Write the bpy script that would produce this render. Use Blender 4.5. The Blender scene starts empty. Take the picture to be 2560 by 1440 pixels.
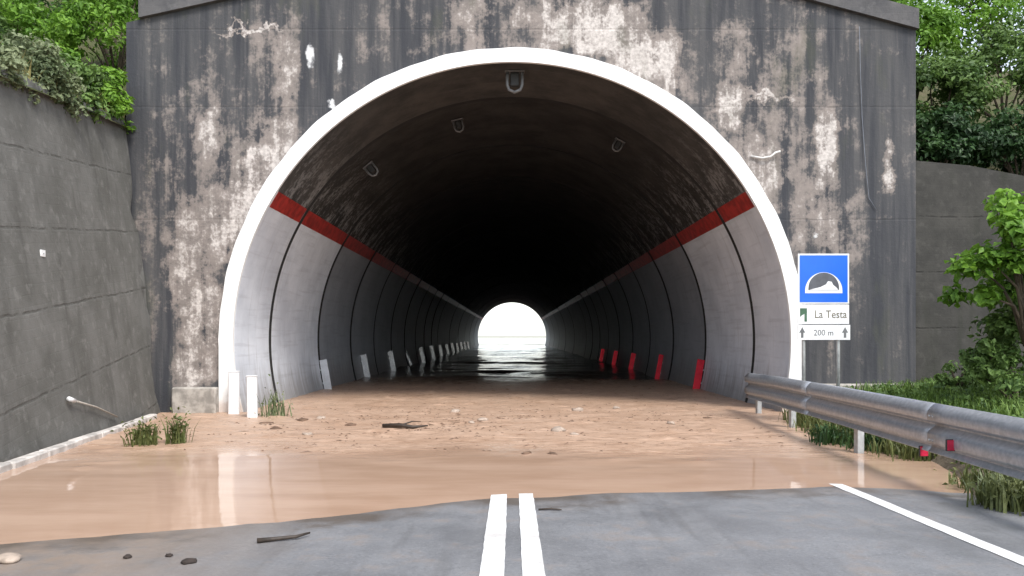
import bpy, bmesh, math, random
import numpy as np
from mathutils import Vector, Matrix, noise as mnoise

random.seed(7); rng = np.random.default_rng(7)
S = bpy.context.scene
COL = S.collection
R = math.radians

# ------------------------------------------------------------------ camera
cam_d = bpy.data.cameras.new('camera'); cam = bpy.data.objects.new('camera', cam_d); COL.objects.link(cam)
cam.location = (0, 0, 1.6); cam.rotation_euler = (R(90), 0, 0)
cam_d.sensor_width = 36; cam_d.lens = 36 * 2000 / 2560
cam_d.shift_y = 120 / 2560
cam_d.clip_end = 6000; cam_d.clip_start = 0.05
S.camera = cam

# ------------------------------------------------------------------ world / sun / exposure
SUN_EL, SUN_AZ = R(52), R(150)           # azimuth clockwise from +Y: behind the camera, to the right
world = bpy.data.worlds.new('World'); S.world = world; world.use_nodes = True
wn = world.node_tree.nodes; wl = world.node_tree.links
bg = wn['Background']
sky = wn.new('ShaderNodeTexSky'); sky.sky_type = 'NISHITA'; sky.sun_disc = False
sky.sun_elevation = SUN_EL; sky.sun_rotation = SUN_AZ
sky.air_density = 1.0; sky.dust_density = 1.0; sky.ozone_density = 1.0
hs = wn.new('ShaderNodeHueSaturation'); hs.inputs['Saturation'].default_value = 0.42   # clouded, whitish sky
wl.new(sky.outputs[0], hs.inputs['Color']); wl.new(hs.outputs[0], bg.inputs['Color'])
bg.inputs['Strength'].default_value = 0.14

sun_d = bpy.data.lights.new('sun', 'SUN'); sun = bpy.data.objects.new('sun', sun_d); COL.objects.link(sun)
sun_d.energy = 1.5; sun_d.angle = R(18); sun_d.color = (1.0, 0.965, 0.91)
sdir = Vector((math.sin(SUN_AZ) * math.cos(SUN_EL), math.cos(SUN_AZ) * math.cos(SUN_EL), math.sin(SUN_EL)))
sun.rotation_euler = sdir.to_track_quat('Z', 'Y').to_euler()

S.view_settings.view_transform = 'Standard'; S.view_settings.look = 'None'
S.view_settings.exposure = 1.3; S.view_settings.gamma = 1.0
S.view_settings.use_curve_mapping = False
S.render.engine = 'CYCLES'
S.cycles.use_denoising = True
S.cycles.max_bounces = 10; S.cycles.diffuse_bounces = 6; S.cycles.glossy_bounces = 4
S.cycles.transparent_max_bounces = 8
S.cycles.sample_clamp_indirect = 8

# ------------------------------------------------------------------ helpers
def tag(o, label=None, cat=None, group=None, kind=None):
    if label: o['label'] = label
    if cat: o['category'] = cat
    if group: o['group'] = group
    if kind: o['kind'] = kind
    return o

def empty(name, loc=(0, 0, 0), rz=0):
    o = bpy.data.objects.new(name, None); COL.objects.link(o)
    o.location = loc; o.rotation_euler.z = rz; o.empty_display_size = 0.2
    return o

def link_mesh(name, me, mat, parent=None, smooth=False):
    if mat is not None:
        for m in (mat if isinstance(mat, (list, tuple)) else [mat]): me.materials.append(m)
    if smooth: me.polygons.foreach_set('use_smooth', [True] * len(me.polygons))
    o = bpy.data.objects.new(name, me); COL.objects.link(o)
    if parent is not None: o.parent = parent
    return o

def obj(name, bm, mat, parent=None, smooth=False):
    bmesh.ops.recalc_face_normals(bm, faces=bm.faces)
    me = bpy.data.meshes.new(name); bm.to_mesh(me); bm.free()
    return link_mesh(name, me, mat, parent, smooth)

def pyobj(name, v, f, mat, parent=None, smooth=False):
    me = bpy.data.meshes.new(name); me.from_pydata(v, [], f); me.update()
    return link_mesh(name, me, mat, parent, smooth)

def add_box(bm, c, s, bev=0.0, mtx=None):
    n0 = set(bm.verts)
    r = bmesh.ops.create_cube(bm, size=1)
    vs = r['verts']
    for v in vs: v.co = Vector((v.co.x * s[0], v.co.y * s[1], v.co.z * s[2]))
    if bev > 0:
        es = {e for v in vs for e in v.link_edges}
        bmesh.ops.bevel(bm, geom=list(es), offset=bev, segments=1, affect='EDGES', profile=0.5)
    new = [v for v in bm.verts if v not in n0]
    for v in new:
        v.co = (mtx @ v.co if mtx else v.co) + Vector(c)
    return new

def box(name, c, s, mat, parent=None, bev=0.01, mtx=None):
    bm = bmesh.new(); add_box(bm, c, s, bev, mtx); return obj(name, bm, mat, parent)

def add_tube(bm, pts, rad, seg=8, cap=True):
    pts = [Vector(p) for p in pts]; n = len(pts)
    rad = rad if isinstance(rad, (list, tuple)) else [rad] * n
    rings = []; prev = None
    for i, p in enumerate(pts):
        t = (pts[min(i + 1, n - 1)] - pts[max(i - 1, 0)]).normalized()
        if prev is None:
            a = t.orthogonal().normalized()
        else:
            a = (prev - t * prev.dot(t)).normalized()
        prev = a; b = t.cross(a)
        rings.append([bm.verts.new(p + (a * math.cos(k * math.tau / seg) + b * math.sin(k * math.tau / seg)) * rad[i]) for k in range(seg)])
    for i in range(n - 1):
        for k in range(seg):
            bm.faces.new((rings[i][k], rings[i][(k + 1) % seg], rings[i + 1][(k + 1) % seg], rings[i + 1][k]))
    if cap:
        bm.faces.new(rings[0][::-1]); bm.faces.new(rings[-1])

def tube(name, pts, rad, mat, parent=None, seg=8):
    bm = bmesh.new(); add_tube(bm, pts, rad, seg); return obj(name, bm, mat, parent, True)

def prism(name, outline, y0, y1, mat, parent=None):
    """outline in (x, z), extruded from y0 to y1"""
    n = len(outline)
    v = [(x, y0, z) for x, z in outline] + [(x, y1, z) for x, z in outline]
    bm = bmesh.new(); bv = [bm.verts.new(p) for p in v]
    bm.faces.new(bv[:n]); bm.faces.new(bv[n:][::-1])
    for i in range(n): bm.faces.new((bv[i], bv[(i + 1) % n], bv[n + (i + 1) % n], bv[n + i]))
    return obj(name, bm, mat, parent)

def smooth01(a, b, x):
    t = min(1, max(0, (x - a) / (b - a))); return t * t * (3 - 2 * t)

def fbm(x, y, z=0.0, o=4):
    return mnoise.fractal(Vector((x, y, z)), 0.9, 2.0, o)

# ------------------------------------------------------------------ material helpers
class NT:
    def __init__(s, name):
        s.m = bpy.data.materials.new(name); s.m.use_nodes = True
        s.t = s.m.node_tree; s.n = s.t.nodes; s.l = s.t.links; s.b = s.n['Principled BSDF']
        s.pos = s.n.new('ShaderNodeNewGeometry').outputs['Position']
    def _set(s, inp, v):
        if isinstance(v, bpy.types.NodeSocket): s.l.new(v, inp)
        elif v is not None:
            if hasattr(inp.default_value, '__len__') and len(inp.default_value) == 4 and len(v) == 3: v = (*v, 1)
            inp.default_value = v
    def vm(s, op, a, b=None):
        n = s.n.new('ShaderNodeVectorMath'); n.operation = op
        s._set(n.inputs[0], a)
        if b is not None: s._set(n.inputs[1], b)
        return n.outputs['Value'] if op in ('LENGTH', 'DOT_PRODUCT') else n.outputs[0]
    def ma(s, op, a, b=None, clamp=False):
        n = s.n.new('ShaderNodeMath'); n.operation = op; n.use_clamp = clamp
        s._set(n.inputs[0], a)
        if b is not None: s._set(n.inputs[1], b)
        return n.outputs[0]
    def scale(s, v): return s.vm('MULTIPLY', s.pos, v)
    def noise(s, vec, sc=1.0, det=5, rough=0.55, dist=0.0, color=False):
        n = s.n.new('ShaderNodeTexNoise'); s._set(n.inputs['Vector'], vec)
        n.inputs['Scale'].default_value = sc; n.inputs['Detail'].default_value = det
        n.inputs['Roughness'].default_value = rough; n.inputs['Distortion'].default_value = dist
        return n.outputs['Color'] if color else n.outputs['Fac']
    def mr(s, v, a, b, c=0.0, d=1.0, st='SMOOTHSTEP'):
        n = s.n.new('ShaderNodeMapRange'); n.interpolation_type = st
        s._set(n.inputs['Value'], v)
        n.inputs['From Min'].default_value = a; n.inputs['From Max'].default_value = b
        n.inputs['To Min'].default_value = c; n.inputs['To Max'].default_value = d
        return n.outputs[0]
    def mix(s, f, a, b, mode='MIX'):
        n = s.n.new('ShaderNodeMix'); n.data_type = 'RGBA'; n.blend_type = mode
        s._set(n.inputs[0], f); s._set(n.inputs[6], a); s._set(n.inputs[7], b)
        return n.outputs[2]
    def xyz(s, v):
        n = s.n.new('ShaderNodeSeparateXYZ'); s._set(n.inputs[0], v); return n.outputs
    def bump(s, h, st=0.4, d=0.02, nrm=None):
        n = s.n.new('ShaderNodeBump'); n.inputs['Strength'].default_value = st; n.inputs['Distance'].default_value = d
        s._set(n.inputs['Height'], h)
        if nrm: s._set(n.inputs['Normal'], nrm)
        s.l.new(n.outputs[0], s.b.inputs['Normal']); return n.outputs[0]
    def out(s, col=None, rough=None, metal=None, spec=None):
        if col is not None: s._set(s.b.inputs['Base Color'], col)
        if rough is not None: s._set(s.b.inputs['Roughness'], rough)
        if metal is not None: s._set(s.b.inputs['Metallic'], metal)
        if spec is not None: s._set(s.b.inputs['Specular IOR Level'], spec)
        return s.m
    def blobs(s, plane, lst, dist=None):
        """sum of soft elliptical stains; plane='xz'"""
        p = s.pos if dist is None else s.vm('ADD', s.pos, dist)
        tot = None
        for (x, z, rx, rz, k) in lst:
            q = s.vm('MULTIPLY', s.vm('SUBTRACT', p, (x, 0, z)), (1 / rx, 0, 1 / rz))
            v = s.mr(s.vm('LENGTH', q), 0.25, 1.55, k, 0.0)
            tot = v if tot is None else s.ma('MAXIMUM', tot, v)
        return tot

def simple(name, col, rough=0.6, metal=0.0, var=0.25, sc=6.0):
    t = NT(name); f = t.noise(t.pos, sc, 4)
    c2 = tuple(c * (1 - var) for c in col)
    return t.out(t.mix(t.mr(f, 0.35, 0.65), c2, col), rough, metal)

# --- head wall concrete: black algae and soot over pale concrete, with pale washed stains
def mat_headwall():
    t = NT('stained_concrete')
    wob = t.vm('MULTIPLY', t.vm('SUBTRACT', t.noise(t.pos, 1.6, 5, 0.65, color=True), (0.5, 0.5, 0.5)), (0.7, 0, 1.7))
    wob2 = t.vm('MULTIPLY', t.vm('SUBTRACT', t.noise(t.pos, 9, 3, 0.6, color=True), (0.5, 0.5, 0.5)), (0.16, 0, 0.3))
    wobs = t.vm('ADD', wob, wob2)
    pale = [(0.17, 8.33, 0.25, 0.51, 0.6), (-0.84, 8.33, 0.51, 0.51, 0.5), (1.68, 8.08, 1.18, 0.59, 1.0), (2.86, 7.49, 0.76, 0.59, 0.95),
            (1.01, 8.42, 0.67, 0.34, 0.7), (3.2, 7.07, 0.42, 0.42, 0.6), (4.63, 6.4, 0.29, 0.67, 0.95), (4.8, 7.66, 0.51, 0.67, 0.4),
            (5.22, 4.97, 0.84, 1.01, 0.55), (6.61, 5.56, 0.25, 0.93, 1.0), (6.61, 3.96, 0.34, 0.84, 0.5), (7.91, 5.05, 0.15, 0.51, 0.85),
            (5.39, 6.65, 0.76, 0.1, 0.7), (-5.3, 5.39, 0.59, 0.51, 1.0), (-5.56, 4.71, 0.51, 0.59, 0.95), (-6.06, 3.96, 0.59, 0.93, 0.8),
            (-4.88, 5.89, 0.34, 0.67, 0.6), (-4.71, 7.41, 0.29, 1.01, 0.55), (-5.3, 8.04, 0.8, 0.07, 0.8), (-6.31, 5.89, 0.34, 0.59, 0.7),
            (-6.82, 3.28, 0.51, 1.26, 0.7), (-6.57, 2.11, 0.51, 1.01, 0.8), (-6.65, 0.93, 0.51, 0.51, 0.7),
            (-6.5, 4.6, 1.4, 2.6, 0.25), (-0.3, 8.2, 2.6, 0.9, 0.26), (5.6, 6.2, 1.5, 2.6, 0.25), (6.4, 3.6, 1.1, 1.9, 0.28), (-5.0, 7.0, 0.9, 1.6, 0.20)]
    white = [(-4.25, 7.49, 0.1, 0.22, 1), (-3.62, 7.41, 0.075, 0.34, 1), (-3.79, 6.5, 0.08, 0.08, 1), (6.4, 3.7, 0.07, 0.07, 0.8), (5.39, 3.28, 0.06, 0.06, 0.6)]
    B = t.blobs('xz', pale, wobs)
    W = t.blobs('xz', white, t.vm('MULTIPLY', wobs, (0.35, 0, 0.5)))
    streak = t.noise(t.scale((3.2, 3.2, 0.22)), 1.0, 6, 0.62)
    fstreak = t.noise(t.scale((11, 11, 0.5)), 1.0, 4, 0.6)
    mott = t.noise(t.pos, 2.3, 8, 0.68)
    fine = t.noise(t.pos, 14, 6, 0.7)
    # how washed the surface is
    amp = t.ma('ADD', 0.5, t.ma('MULTIPLY', B, 0.75))                      # worn patches are blotchier than the sooty face
    nz_ = t.ma('ADD', t.ma('MULTIPLY', t.ma('SUBTRACT', mott, 0.5), 1.5), t.ma('MULTIPLY', t.ma('SUBTRACT', fine, 0.5), 0.8))
    nz_ = t.ma('ADD', nz_, t.ma('MULTIPLY', t.ma('SUBTRACT', t.noise(t.scale((1, 1, 0.6)), 5.0, 5, 0.65), 0.5), 0.9))
    nz_ = t.ma('ADD', nz_, t.ma('MULTIPLY', t.ma('SUBTRACT', streak, 0.5), 1.8))
    w = t.ma('ADD', t.ma('MULTIPLY', B, 0.84), t.ma('MULTIPLY', nz_, amp))
    dark = t.mix(t.mr(streak, 0.35, 0.65), (0.046, 0.048, 0.055), (0.084, 0.083, 0.085))
    dark = t.mix(t.mr(fstreak, 0.45, 0.75, 0, 0.4), dark, (0.125, 0.12, 0.118))
    warm = t.mix(t.mr(mott, 0.35, 0.65), (0.20, 0.175, 0.16), (0.25, 0.215, 0.195))
    light = t.mix(t.mr(fine, 0.3, 0.7), (0.37, 0.335, 0.31), (0.62, 0.57, 0.535))
    c = t.mix(t.mr(w, 0.08, 0.38), dark, warm)
    c = t.mix(t.mr(w, 0.40, 0.85), c, light)
    c = t.mix(t.mr(t.ma('MULTIPLY', W, t.ma('ADD', fine, 0.3)), 0.3, 0.85), c, (0.72, 0.72, 0.72))
    # pour joints
    z = t.xyz(t.pos)[2]
    jz = None
    for zj in (4.05, 6.42, 8.05):
        d = t.mr(t.ma('ABSOLUTE', t.ma('SUBTRACT', t.ma('ADD', z, t.ma('MULTIPLY', t.ma('SUBTRACT', mott, 0.5), 0.05)), zj)), 0.008, 0.03, 1, 0)
        jz = d if jz is None else t.ma('MAXIMUM', jz, d)
    c = t.mix(t.ma('MULTIPLY', jz, t.mr(mott, 0.48, 0.65, 0, 0.3)), c, (0.05, 0.05, 0.05))
    # moss green near the edges of the wall
    g = t.mr(t.noise(t.scale((1.5, 1, 0.5)), 1.0, 5, 0.6), 0.58, 0.72, 0, 0.35)
    c = t.mix(g, c, (0.085, 0.09, 0.06))
    h = t.ma('SUBTRACT', t.ma('ADD', mott, t.ma('MULTIPLY', fine, 0.5)), t.ma('MULTIPLY', jz, 0.25))
    t.bump(h, 0.5, 0.03)
    return t.out(c, 0.88, spec=0.25)
M = {}
M['head'] = mat_headwall()

def mat_sidewall(name, a, b, cstain, jslope):
    t = NT(name)
    streak = t.noise(t.scale((2.5, 2.5, 0.25)), 1.0, 6, 0.6)
    mott = t.noise(t.pos, 1.3, 8, 0.65); fine = t.noise(t.pos, 16, 5, 0.7); med = t.noise(t.pos, 5, 5, 0.6)
    c = t.mix(t.mr(mott, 0.3, 0.7), a, b)
    c = t.mix(t.mr(streak, 0.48, 0.74, 0, 0.8), c, cstain)
    c = t.mix(t.mr(med, 0.52, 0.72, 0, 0.45), c, tuple(x * 1.45 for x in b))
    c = t.mix(t.mr(fine, 0.58, 0.76, 0, 0.5), c, tuple(x * 0.5 for x in a))
    x, y, z = t.xyz(t.pos)
    zz = t.ma('ADD', z, t.ma('ADD', t.ma('MULTIPLY', y, -jslope), t.ma('MULTIPLY', t.ma('SUBTRACT', mott, 0.5), 0.10)))
    fr = t.ma('ABSOLUTE', t.ma('SUBTRACT', t.ma('FRACT', t.ma('MULTIPLY', zz, 1 / 1.18)), 0.5))
    j = t.ma('MULTIPLY', t.mr(fr, 0.006, 0.025, 1, 0), t.mr(med, 0.35, 0.65, 0, 0.6))
    c = t.mix(j, c, tuple(v * 0.5 for v in a))
    fb = t.ma('ABSOLUTE', t.ma('SUBTRACT', t.ma('FRACT', t.ma('MULTIPLY', zz, 1 / 0.148)), 0.5))
    boards = t.mr(fb, 0.0, 0.08, 1, 0)
    t.bump(t.ma('SUBTRACT', t.ma('ADD', mott, t.ma('MULTIPLY', fine, 0.45)), t.ma('ADD', j, t.ma('MULTIPLY', boards, 0.08))), 0.5, 0.025)
    return t.out(c, 0.9, spec=0.2)
M['leftwall'] = mat_sidewall('grey_board_marked_concrete', (0.105, 0.103, 0.094), (0.155, 0.152, 0.142), (0.085, 0.083, 0.076), 0.12)
M['wingwall'] = mat_sidewall('dark_mossy_concrete', (0.040, 0.039, 0.036), (0.066, 0.063, 0.057), (0.036, 0.038, 0.03), 0.0)
M['coping'] = mat_sidewall('coping_concrete', (0.07, 0.07, 0.075), (0.125, 0.12, 0.12), (0.06, 0.06, 0.06), 0.0)

def mat_ring():
    t = NT('white_painted_concrete')
    f = t.noise(t.pos, 7, 6, 0.7); x, y, z = t.xyz(t.pos)
    c = t.mix(t.mr(f, 0.60, 0.75, 0, 0.35), (0.80, 0.80, 0.79), (0.5, 0.48, 0.45))
    mud = t.mr(t.ma('ADD', z, t.ma('MULTIPLY', t.ma('SUBTRACT', f, 0.5), 0.5)), 0.05, 0.4, 0.6, 0)
    c = t.mix(mud, c, (0.45, 0.33, 0.25))
    t.bump(f, 0.2, 0.01)
    return t.out(c, 0.6)
M['ring'] = mat_ring()

def mat_lining(name, k):
    t = NT(name)
    mott = t.noise(t.pos, 1.1, 8, 0.68); fine = t.noise(t.pos, 9, 6, 0.7)
    st = t.noise(t.scale((0.8, 1.7, 0.8)), 1.6, 7, 0.7)
    x, y, z = t.xyz(t.pos)
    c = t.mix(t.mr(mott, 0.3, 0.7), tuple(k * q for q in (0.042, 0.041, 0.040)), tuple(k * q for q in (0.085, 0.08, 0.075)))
    low = t.mr(z, 4.4, 6.6, 1, 0)                    # lime streaks run down the haunches
    lime = t.ma('MULTIPLY', t.mr(t.ma('ADD', st, t.ma('MULTIPLY', t.ma('SUBTRACT', fine, 0.5), 0.7)), 0.46, 0.66), low)
    c = t.mix(t.ma('MULTIPLY', lime, 0.8), c, (0.30, 0.30, 0.30))
    c = t.mix(t.mr(t.noise(t.scale((0.6, 7, 0.6)), 1.0, 5, 0.6), 0.6, 0.72, 0, 0.25), c, tuple(k * q for q in (0.15, 0.145, 0.14)))
    t.bump(t.ma('ADD', mott, fine), 0.3, 0.02)
    return t.out(c, 0.85, spec=0.2)
M['vault'] = mat_lining('bare_vault_concrete', 1.0); M['vault_inner'] = mat_lining('darker_vault_concrete', 0.55)  # rings past the first use a darker vault tone

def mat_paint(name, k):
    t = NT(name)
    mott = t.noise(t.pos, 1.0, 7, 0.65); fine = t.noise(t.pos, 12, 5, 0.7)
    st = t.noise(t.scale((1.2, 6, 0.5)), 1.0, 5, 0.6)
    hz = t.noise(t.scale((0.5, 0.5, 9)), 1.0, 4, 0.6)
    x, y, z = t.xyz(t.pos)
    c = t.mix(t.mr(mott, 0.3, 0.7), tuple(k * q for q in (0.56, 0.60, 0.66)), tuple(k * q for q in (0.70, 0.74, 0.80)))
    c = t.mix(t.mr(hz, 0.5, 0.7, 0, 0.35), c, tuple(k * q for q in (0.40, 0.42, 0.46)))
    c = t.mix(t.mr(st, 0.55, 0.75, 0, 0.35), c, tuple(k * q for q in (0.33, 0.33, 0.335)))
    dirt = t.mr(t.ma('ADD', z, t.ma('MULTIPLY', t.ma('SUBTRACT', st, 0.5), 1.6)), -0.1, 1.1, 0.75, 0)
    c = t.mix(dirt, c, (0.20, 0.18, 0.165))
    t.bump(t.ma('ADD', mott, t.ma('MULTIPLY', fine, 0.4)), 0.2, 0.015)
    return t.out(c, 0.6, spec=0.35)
M['paint'] = mat_paint('grey_white_wall_paint', 1.0); M['paint_lit'] = mat_paint('lightened_wall_paint', 1.12); M['paint_shaded'] = mat_paint('shaded_wall_paint', 0.55)  # inner rings: light falloff along the bore put into the paint tone
M['stripe'] = simple('red_stripe_paint', (0.42, 0.035, 0.028), 0.55, 0, 0.45, 5)
M['joint'] = simple('dark_joint', (0.02, 0.02, 0.02), 0.95, 0, 0.3, 4)
M['footing'] = simple('pale_footing_concrete', (0.42, 0.39, 0.35), 0.9, 0, 0.45, 5)
M['kerb'] = simple('pale_kerb_concrete', (0.62, 0.58, 0.54), 0.85, 0, 0.4, 4)
M['galv'] = None

def mat_galv():
    t = NT('galvanised_steel')
    f = t.noise(t.pos, 18, 4, 0.6); g = t.noise(t.scale((1, 0.4, 6)), 1.5, 5, 0.65)
    c = t.mix(t.mr(f, 0.35, 0.65), (0.36, 0.38, 0.41), (0.46, 0.48, 0.51))
    c = t.mix(t.mr(g, 0.62, 0.8, 0, 0.4), c, (0.28, 0.27, 0.26))
    return t.out(c, t.mr(g, 0.3, 0.7, 0.3, 0.42), 0.45, 0.6)
M['galv'] = mat_galv()
M['postgalv'] = simple('weathered_zinc_post', (0.55, 0.57, 0.57), 0.5, 0.35, 0.2, 10)
M['dullsteel'] = simple('dull_grimy_steel', (0.20, 0.20, 0.205), 0.6, 0.2, 0.3, 10)
M['whitepl'] = simple('white_plastic', (0.78, 0.78, 0.78), 0.4, 0, 0.08, 8)
M['redlens'] = simple('red_reflector', (0.55, 0.02, 0.06), 0.25, 0, 0.2, 20)
M['retro_white'] = simple('white_reflective_sheeting', (0.96, 0.96, 0.97), 0.20, 1.0, 0.12, 6)
M['retro_red'] = simple('red_reflective_sheeting', (0.80, 0.045, 0.07), 0.32, 0.9, 0.2, 6)
M['blackp'] = simple('black_rubber', (0.03, 0.03, 0.03), 0.6)
M['sign_blue'] = simple('sign_blue', (0.006, 0.13, 0.72), 0.35, 0, 0.06, 3)
M['sign_white'] = simple('sign_white', (0.80, 0.81, 0.82), 0.4, 0, 0.05, 3)
M['sign_grey'] = simple('sign_dark_grey', (0.10, 0.105, 0.12), 0.5)
M['sign_green'] = simple('sign_green', (0.06, 0.14, 0.08), 0.5)
M['sign_text'] = simple('sign_lettering', (0.17, 0.15, 0.10), 0.5)
M['sign_text2'] = simple('sign_lettering_faded', (0.16, 0.165, 0.17), 0.5)
M['cable'] = simple('grey_blue_cable', (0.20, 0.22, 0.26), 0.6)
M['palecable'] = simple('white_cable', (0.75, 0.73, 0.70), 0.5)
M['bark'] = simple('bark', (0.10, 0.075, 0.05), 0.9, 0, 0.4, 12)
M['wood'] = simple('wet_dark_wood', (0.05, 0.035, 0.025), 0.6, 0, 0.4, 20)
M['palewood'] = simple('bleached_wood', (0.42, 0.38, 0.33), 0.8, 0, 0.3, 20)
M['mudclod'] = simple('wet_mud_clod', (0.16, 0.095, 0.06), 0.75, 0, 0.4, 14)
M['darkclod'] = simple('dark_wet_clod', (0.045, 0.032, 0.026), 0.9, 0, 0.4, 14)
M['stone'] = simple('pale_stone', (0.45, 0.36, 0.29), 0.7, 0, 0.35, 12)

def mat_asphalt():
    t = NT('damp_asphalt')
    x, y, z = t.xyz(t.pos)
    grain = t.noise(t.pos, 120, 3, 0.7); mott = t.noise(t.pos, 0.9, 6, 0.6); patch = t.noise(t.pos, 3.1, 6, 0.65)
    lane = t.noise(t.scale((2.2, 0.18, 1)), 1.0, 4, 0.55)
    c = t.mix(t.mr(mott, 0.3, 0.7), (0.165, 0.168, 0.178), (0.225, 0.228, 0.238))
    c = t.mix(t.mr(lane, 0.45, 0.7, 0, 0.5), c, (0.26, 0.258, 0.262))
    c = t.mix(t.mr(grain, 0.35, 0.7, 0, 0.4), c, (0.12, 0.12, 0.123))
    agg = t.noise(t.pos, 38, 4, 0.75); tyre = t.noise(t.scale((5.0, 0.35, 1)), 1.0, 5, 0.6)
    c = t.mix(t.mr(agg, 0.54, 0.70, 0, 0.55), c, (0.33, 0.33, 0.335))
    c = t.mix(t.mr(agg, 0.46, 0.32, 0, 0.5), c, (0.085, 0.085, 0.09))
    c = t.mix(t.mr(tyre, 0.52, 0.68, 0, 0.35), c, (0.11, 0.108, 0.107))
    vo = t.n.new('ShaderNodeTexVoronoi'); vo.feature = 'DISTANCE_TO_EDGE'; vo.inputs['Scale'].default_value = 0.42
    t._set(vo.inputs['Vector'], t.vm('ADD', t.pos, t.vm('MULTIPLY', t.noise(t.pos, 1.7, 5, 0.65, color=True), (1.1, 1.1, 0))))
    crack = t.ma('MULTIPLY', t.mr(vo.outputs['Distance'], 0.002, 0.010, 1, 0), t.mr(mott, 0.46, 0.56))
    c = t.mix(t.ma('MULTIPLY', crack, 0.12), c, (0.05, 0.05, 0.05))
    # dried silt left by the flood, heavier on the left
    side = t.mr(t.ma('ADD', x, t.ma('MULTIPLY', t.ma('SUBTRACT', patch, 0.5), 2.5)), -3.0, -1.3, 1.0, 0.0)
    silt = t.ma('MULTIPLY', side, t.mr(patch, 0.3, 0.65, 0.35, 1.0))
    silt2 = t.mr(t.ma('ADD', patch, t.ma('MULTIPLY', mott, 0.5)), 0.78, 0.95, 0, 0.35)
    c = t.mix(t.ma('MAXIMUM', silt, silt2), c, (0.25, 0.195, 0.155))
    edge = t.ma('MULTIPLY', t.mr(t.ma('ADD', z, t.ma('MULTIPLY', t.ma('SUBTRACT', patch, 0.5), 0.022)), 0.002, 0.012, 1, 0), t.mr(t.noise(t.pos, 0.8, 4), 0.38, 0.58, 0.15, 0.85))
    c = t.mix(edge, c, (0.10, 0.078, 0.060))
    wet = t.mr(t.ma('ADD', mott, t.ma('MULTIPLY', patch, 0.6)), 0.62, 0.98)
    r = t.mr(wet, 0, 1, 0.36, 0.62, 'LINEAR')
    t.bump(t.ma('SUBTRACT', t.ma('ADD', t.ma('ADD', grain, agg), t.ma('MULTIPLY', patch, 0.3)), t.ma('MULTIPLY', crack, 0.1)), 0.4, 0.008)
    return t.out(c, r, spec=0.5)
M['asphalt'] = mat_asphalt()

def mat_line():
    t = NT('road_marking_paint')
    f = t.noise(t.pos, 30, 5, 0.7); g = t.noise(t.pos, 2.5, 6, 0.65)
    c = t.mix(t.mr(g, 0.47, 0.70, 0, 0.6), (0.74, 0.74, 0.73), (0.42, 0.38, 0.35))
    c = t.mix(t.mr(f, 0.56, 0.72, 0, 0.65), c, (0.26, 0.26, 0.26))
    t.bump(f, 0.25, 0.004)
    return t.out(c, 0.55)
M['line'] = mat_line()

def mat_mud():
    t = NT('muddy_flood_water')
    x, y, z = t.xyz(t.pos)
    churn = t.mr(t.ma('ADD', y, t.ma('MULTIPLY', t.ma('SUBTRACT', t.noise(t.pos, 0.5, 3), 0.5), 4.0)), 10.0, 12.5)      # calm near, churned before the portal
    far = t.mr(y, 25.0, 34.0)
    mott = t.noise(t.scale((0.55, 1.6, 1)), 1.0, 6, 0.62)
    fine = t.noise(t.scale((3.0, 8.0, 1)), 1.0, 6, 0.68)
    c = t.mix(t.mr(mott, 0.3, 0.7), (0.41, 0.268, 0.185), (0.50, 0.345, 0.250))
    scum = t.ma('MULTIPLY', t.mr(fine, 0.50, 0.66), churn)
    c = t.mix(t.ma('MULTIPLY', scum, 0.55), c, (0.60, 0.44, 0.335))
    dk = t.ma('MULTIPLY', t.mr(t.noise(t.scale((1.6, 6.0, 1)), 1.3, 6, 0.7), 0.55, 0.68), churn)
    c = t.mix(t.ma('MULTIPLY', dk, 0.7), c, (0.20, 0.11, 0.07))
    c = t.mix(t.ma('MULTIPLY', far, 0.9), c, (0.05, 0.036, 0.028))           # shade of the bore put into the water colour
    rc = t.mr(fine, 0.3, 0.7, 0.16, 0.5)
    rough = t.ma('ADD', 0.045, t.ma('MULTIPLY', t.ma('MULTIPLY', churn, t.ma('SUBTRACT', 1.0, far)), rc))
    ripple = t.noise(t.scale((0.7, 2.6, 1)), 1.2, 3, 0.5)
    hh = t.ma('ADD', t.ma('MULTIPLY', ripple, t.ma('ADD', 0.07, t.ma('ADD', t.ma('MULTIPLY', churn, 0.5), t.ma('MULTIPLY', far, 0.6)))), t.ma('MULTIPLY', t.ma('MULTIPLY', fine, churn), t.ma('SUBTRACT', 1.0, t.ma('MULTIPLY', far, 0.8))))
    t.bump(hh, 0.6, 0.06)
    t.b.inputs['IOR'].default_value = 1.33
    return t.out(c, rough, spec=0.5)
M['mud'] = mat_mud()

def mat_soil(name, a, b):
    t = NT(name); f = t.noise(t.pos, 1.2, 8, 0.7); g = t.noise(t.pos, 8, 6, 0.7)
    c = t.mix(t.mr(f, 0.35, 0.65), a, b); c = t.mix(t.mr(g, 0.5, 0.7, 0, 0.6), c, tuple(v * 0.45 for v in a))
    t.bump(t.ma('ADD', f, g), 0.8, 0.06)
    return t.out(c, 0.95, spec=0.15)
M['soil'] = mat_soil('grassy_soil', (0.06, 0.075, 0.025), (0.10, 0.085, 0.05))
M['earth'] = mat_soil('bare_earth', (0.14, 0.115, 0.085), (0.20, 0.165, 0.12))
M['ground'] = mat_soil('field_ground', (0.10, 0.11, 0.06), (0.13, 0.12, 0.08))

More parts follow.
